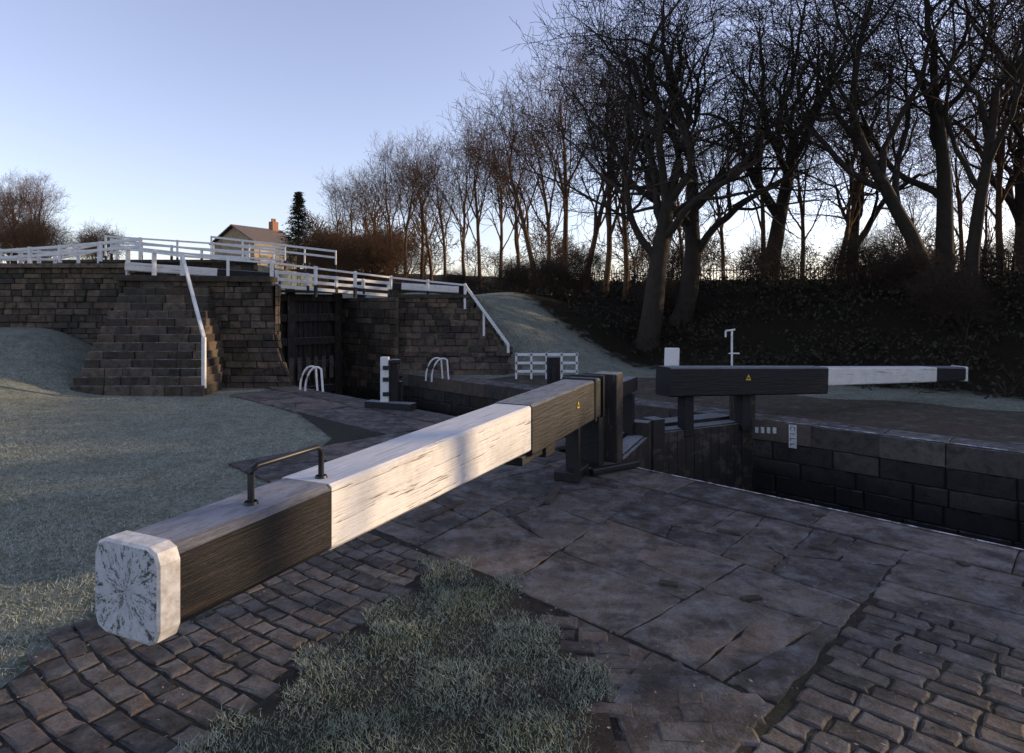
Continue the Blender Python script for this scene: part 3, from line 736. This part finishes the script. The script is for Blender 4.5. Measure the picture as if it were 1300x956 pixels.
for i in range(60):
    d=R.uniform(45,100); x,y=pt(R.uniform(380,1500),d); s,n=inv(x,y); a=R.uniform(0,6.28); k=R.uniform(.7,1.25)
    c_,s_=math.cos(a)*k,math.sin(a)*k
    q=np.stack([co[:,0]*c_-co[:,1]*s_+x,co[:,0]*s_+co[:,1]*c_+y,co[:,2]*k+hgt(s,n)],1); b0=len(V); V+=[tuple(r_) for r_ in q.tolist()]; Fs+=[tuple(b0+j for j in f) for f in fc]
me=bpy.data.meshes.new('distant_trees'); me.from_pydata(V,[],Fs); me.materials.append(M_bark_sunlit); place(me,'distant_trees')
mb=MB()
for i in range(1800):
    if i<1300: n=15.4+12*R.random()**1.1; s=R.uniform(-16,24); hh=R.uniform(.2,.6)
    else: n=R.gauss(24.6,.7); s=R.uniform(-16,26); hh=R.uniform(.6,1.3)*(1+.4*math.sin(s*.9))
    if s>9 and n<16.5: continue
    p=L(s,n,hgt(s,n))
    for k in range(9):
        a=R.uniform(0,6.28); l=R.uniform(.3,.9); q=p+Vector((math.cos(a)*l,math.sin(a)*l,hh*R.uniform(.2,1.1)))
        w=Vector((-math.sin(a),math.cos(a),0))*.01; mb.add([p-w,p+w,q],[(0,1,2)],1)
    for k in range(30):
        c=p+Vector((R.gauss(0,.4),R.gauss(0,.4),abs(R.gauss(0,.45))*hh)); e=R.uniform(.025,.06)
        a=Vector((R.gauss(0,1),R.gauss(0,1),R.gauss(0,1))).normalized()*e; b=Vector((R.gauss(0,1),R.gauss(0,1),R.gauss(0,1))).normalized()*e
        mb.add([c-a,c+b,c+a,c-b],[(0,1,2,3)],0)
mb.obj('bramble_undergrowth',[M_leaf,M_barkd])
mb=MB(); s=-14
while s<24:
    p=L(s,24.2,hgt(s,24.2)); mb.post(p,.8,.03,.02,U); s+=.14
for z in (.25,.65):
    s=-14
    while s<24: mb.bar(L(s,24.23,hgt(s,24.2)+z),L(s+1,24.23,hgt(s+1,24.2)+z),.03,.03); s+=1
mb.obj('palisade_fence',[simple('fence_dark',(.025,.026,.025),.7)])
mb=MB(); r=random.Random(5); Hh=6.2
mb.tube([Vector((0,0,-.2)),Vector((0,0,Hh))],[.14,.02],6,1)
z=.5
while z<Hh:
    rr=(1-z/Hh)*2.3+.1
    for k in range(11):
        a=r.uniform(0,6.28); l=rr*r.uniform(.5,1.25); tip=Vector((math.cos(a)*l,math.sin(a)*l,z-.12*l+ .1))
        for j in range(20):
            t=r.uniform(.15,1); c=Vector((0,0,z)).lerp(tip,t)+Vector((r.gauss(0,.1),r.gauss(0,.1),r.gauss(0,.05)))
            e=r.uniform(.1,.2); d=Vector((math.cos(a+r.gauss(0,.6)),math.sin(a+r.gauss(0,.6)),-.3+r.gauss(0,.2)))*e; w=Vector((-d.y,d.x,r.gauss(0,.05)))*.4
            mb.add([c-w,c+w,c+d],[(0,1,2)],0)
    z+=.14
x,y=pt(379,50); s,n=inv(x,y); ob=mb.obj('conifer_tree',[M_conifer,M_bark]); ob.location=(x,y,hgt(s,n)-.1)
def house(x,y,w,dp,h,rf,rot,chims=2):
    s,n=inv(x,y); g=empty('stone_house'); z0=hgt(s,n)-.3; Fm=Matrix.Translation((x,y,z0))@Matrix.Rotation(rot,4,'Z')
    mb=MB(); mb.box((0,0,h/2),(w/2,0,0),(0,dp/2,0),(0,0,h/2)); mb.add([(-w/2,-dp/2,h),(-w/2,dp/2,h),(-w/2,0,h+rf),(w/2,-dp/2,h),(w/2,dp/2,h),(w/2,0,h+rf)],[(0,1,2),(3,5,4)]); mb.obj('walls',[M_house],parent=g,mw=Fm)
    mb=MB(); e=.3
    for sg in(-1,1):
        a=(-w/2-e,sg*(dp/2+e),h-.1);b=(w/2+e,sg*(dp/2+e),h-.1);c=(w/2+e,0,h+rf+.12);d=(-w/2-e,0,h+rf+.12)
        up=.12; mb.add([a,b,c,d]+[(p[0],p[1],p[2]+up) for p in(a,b,c,d)],[(0,1,2,3),(4,5,6,7),(0,1,5,4),(1,2,6,5),(2,3,7,6),(3,0,4,7)])
    mb.obj('roof',[M_roof],parent=g,mw=Fm)
    mb=MB()
    for k in range(chims):
        cx=(-w/2+.6) if k else (w/2-.6); mb.box((cx,0,h+rf+.3),(.35,0,0),(0,.3,0),(0,0,.7)); mb.box((cx-.15,0,h+rf+1.15),(.08,0,0),(0,.08,0),(0,0,.17)); mb.box((cx+.15,0,h+rf+1.15),(.08,0,0),(0,.08,0),(0,0,.17))
    mb.obj('chimney',[M_chim],parent=g,mw=Fm)
    mb=MB()
    for zz in (1.5,h-1.1):
        for k in (-.3,.3): mb.box((k*w,-dp/2-.01,zz),(.45,0,0),(0,.03,0),(0,0,.55))
    mb.box((0,-dp/2-.01,1.3),(.4,0,0),(0,.03,0),(0,0,1.0))
    mb.obj('windows_and_door',[M_glass],parent=g,mw=Fm)
house(*pt(326,62),5.2,6,3.3,1.5,rad(60),1); house(*pt(1115,85),8,6,2.6,1.6,rad(-10),1)

# ------------------------------------------------------------ light, camera
AZ,EL=76,10
w=bpy.data.worlds.new('World'); sc.world=w; w.use_nodes=True; nt=w.node_tree
sky=nt.nodes.new('ShaderNodeTexSky'); sky.sky_type='NISHITA'; sky.sun_disc=False; sky.sun_elevation=rad(EL); sky.sun_rotation=rad(AZ)
sky.air_density=1.0; sky.dust_density=.5; sky.ozone_density=3.0; sky.altitude=0
hs=nt.nodes.new('ShaderNodeHueSaturation'); hs.inputs['Saturation'].default_value=.76; nt.links.new(sky.outputs[0],hs.inputs['Color'])
mx=nt.nodes.new('ShaderNodeMix'); mx.data_type='RGBA'; mx.blend_type='MULTIPLY'; mx.inputs[0].default_value=1; mx.inputs[7].default_value=(1.16,.96,1.0,1)
nt.links.new(hs.outputs[0],mx.inputs[6])
bg=nt.nodes['Background']; nt.links.new(mx.outputs[2],bg.inputs[0]); bg.inputs[1].default_value=.34
ld=bpy.data.lights.new('sun','SUN'); ld.energy=5; ld.angle=rad(.5); ld.color=(1,.74,.46)
lo=bpy.data.objects.new('sun',ld); sc.collection.objects.link(lo)
v=Vector((math.sin(rad(AZ))*math.cos(rad(EL)),math.cos(rad(AZ))*math.cos(rad(EL)),math.sin(rad(EL))))
lo.rotation_euler=(-v).to_track_quat('-Z','Y').to_euler(); lo.location=(20,10,20)
cd=bpy.data.cameras.new('camera'); cam=bpy.data.objects.new('camera',cd); sc.collection.objects.link(cam)
cd.sensor_width=36; cd.lens=36*795/1300; cd.shift_y=-93/1300; cd.clip_end=6000; cd.clip_start=.05
cam.location=(0,0,1.8); cam.rotation_euler=(rad(90),0,0); sc.camera=cam
sc.view_settings.view_transform='Standard'; sc.view_settings.look='None'; sc.view_settings.exposure=0
print('faces',sum(len(m.polygons) for m in bpy.data.meshes))
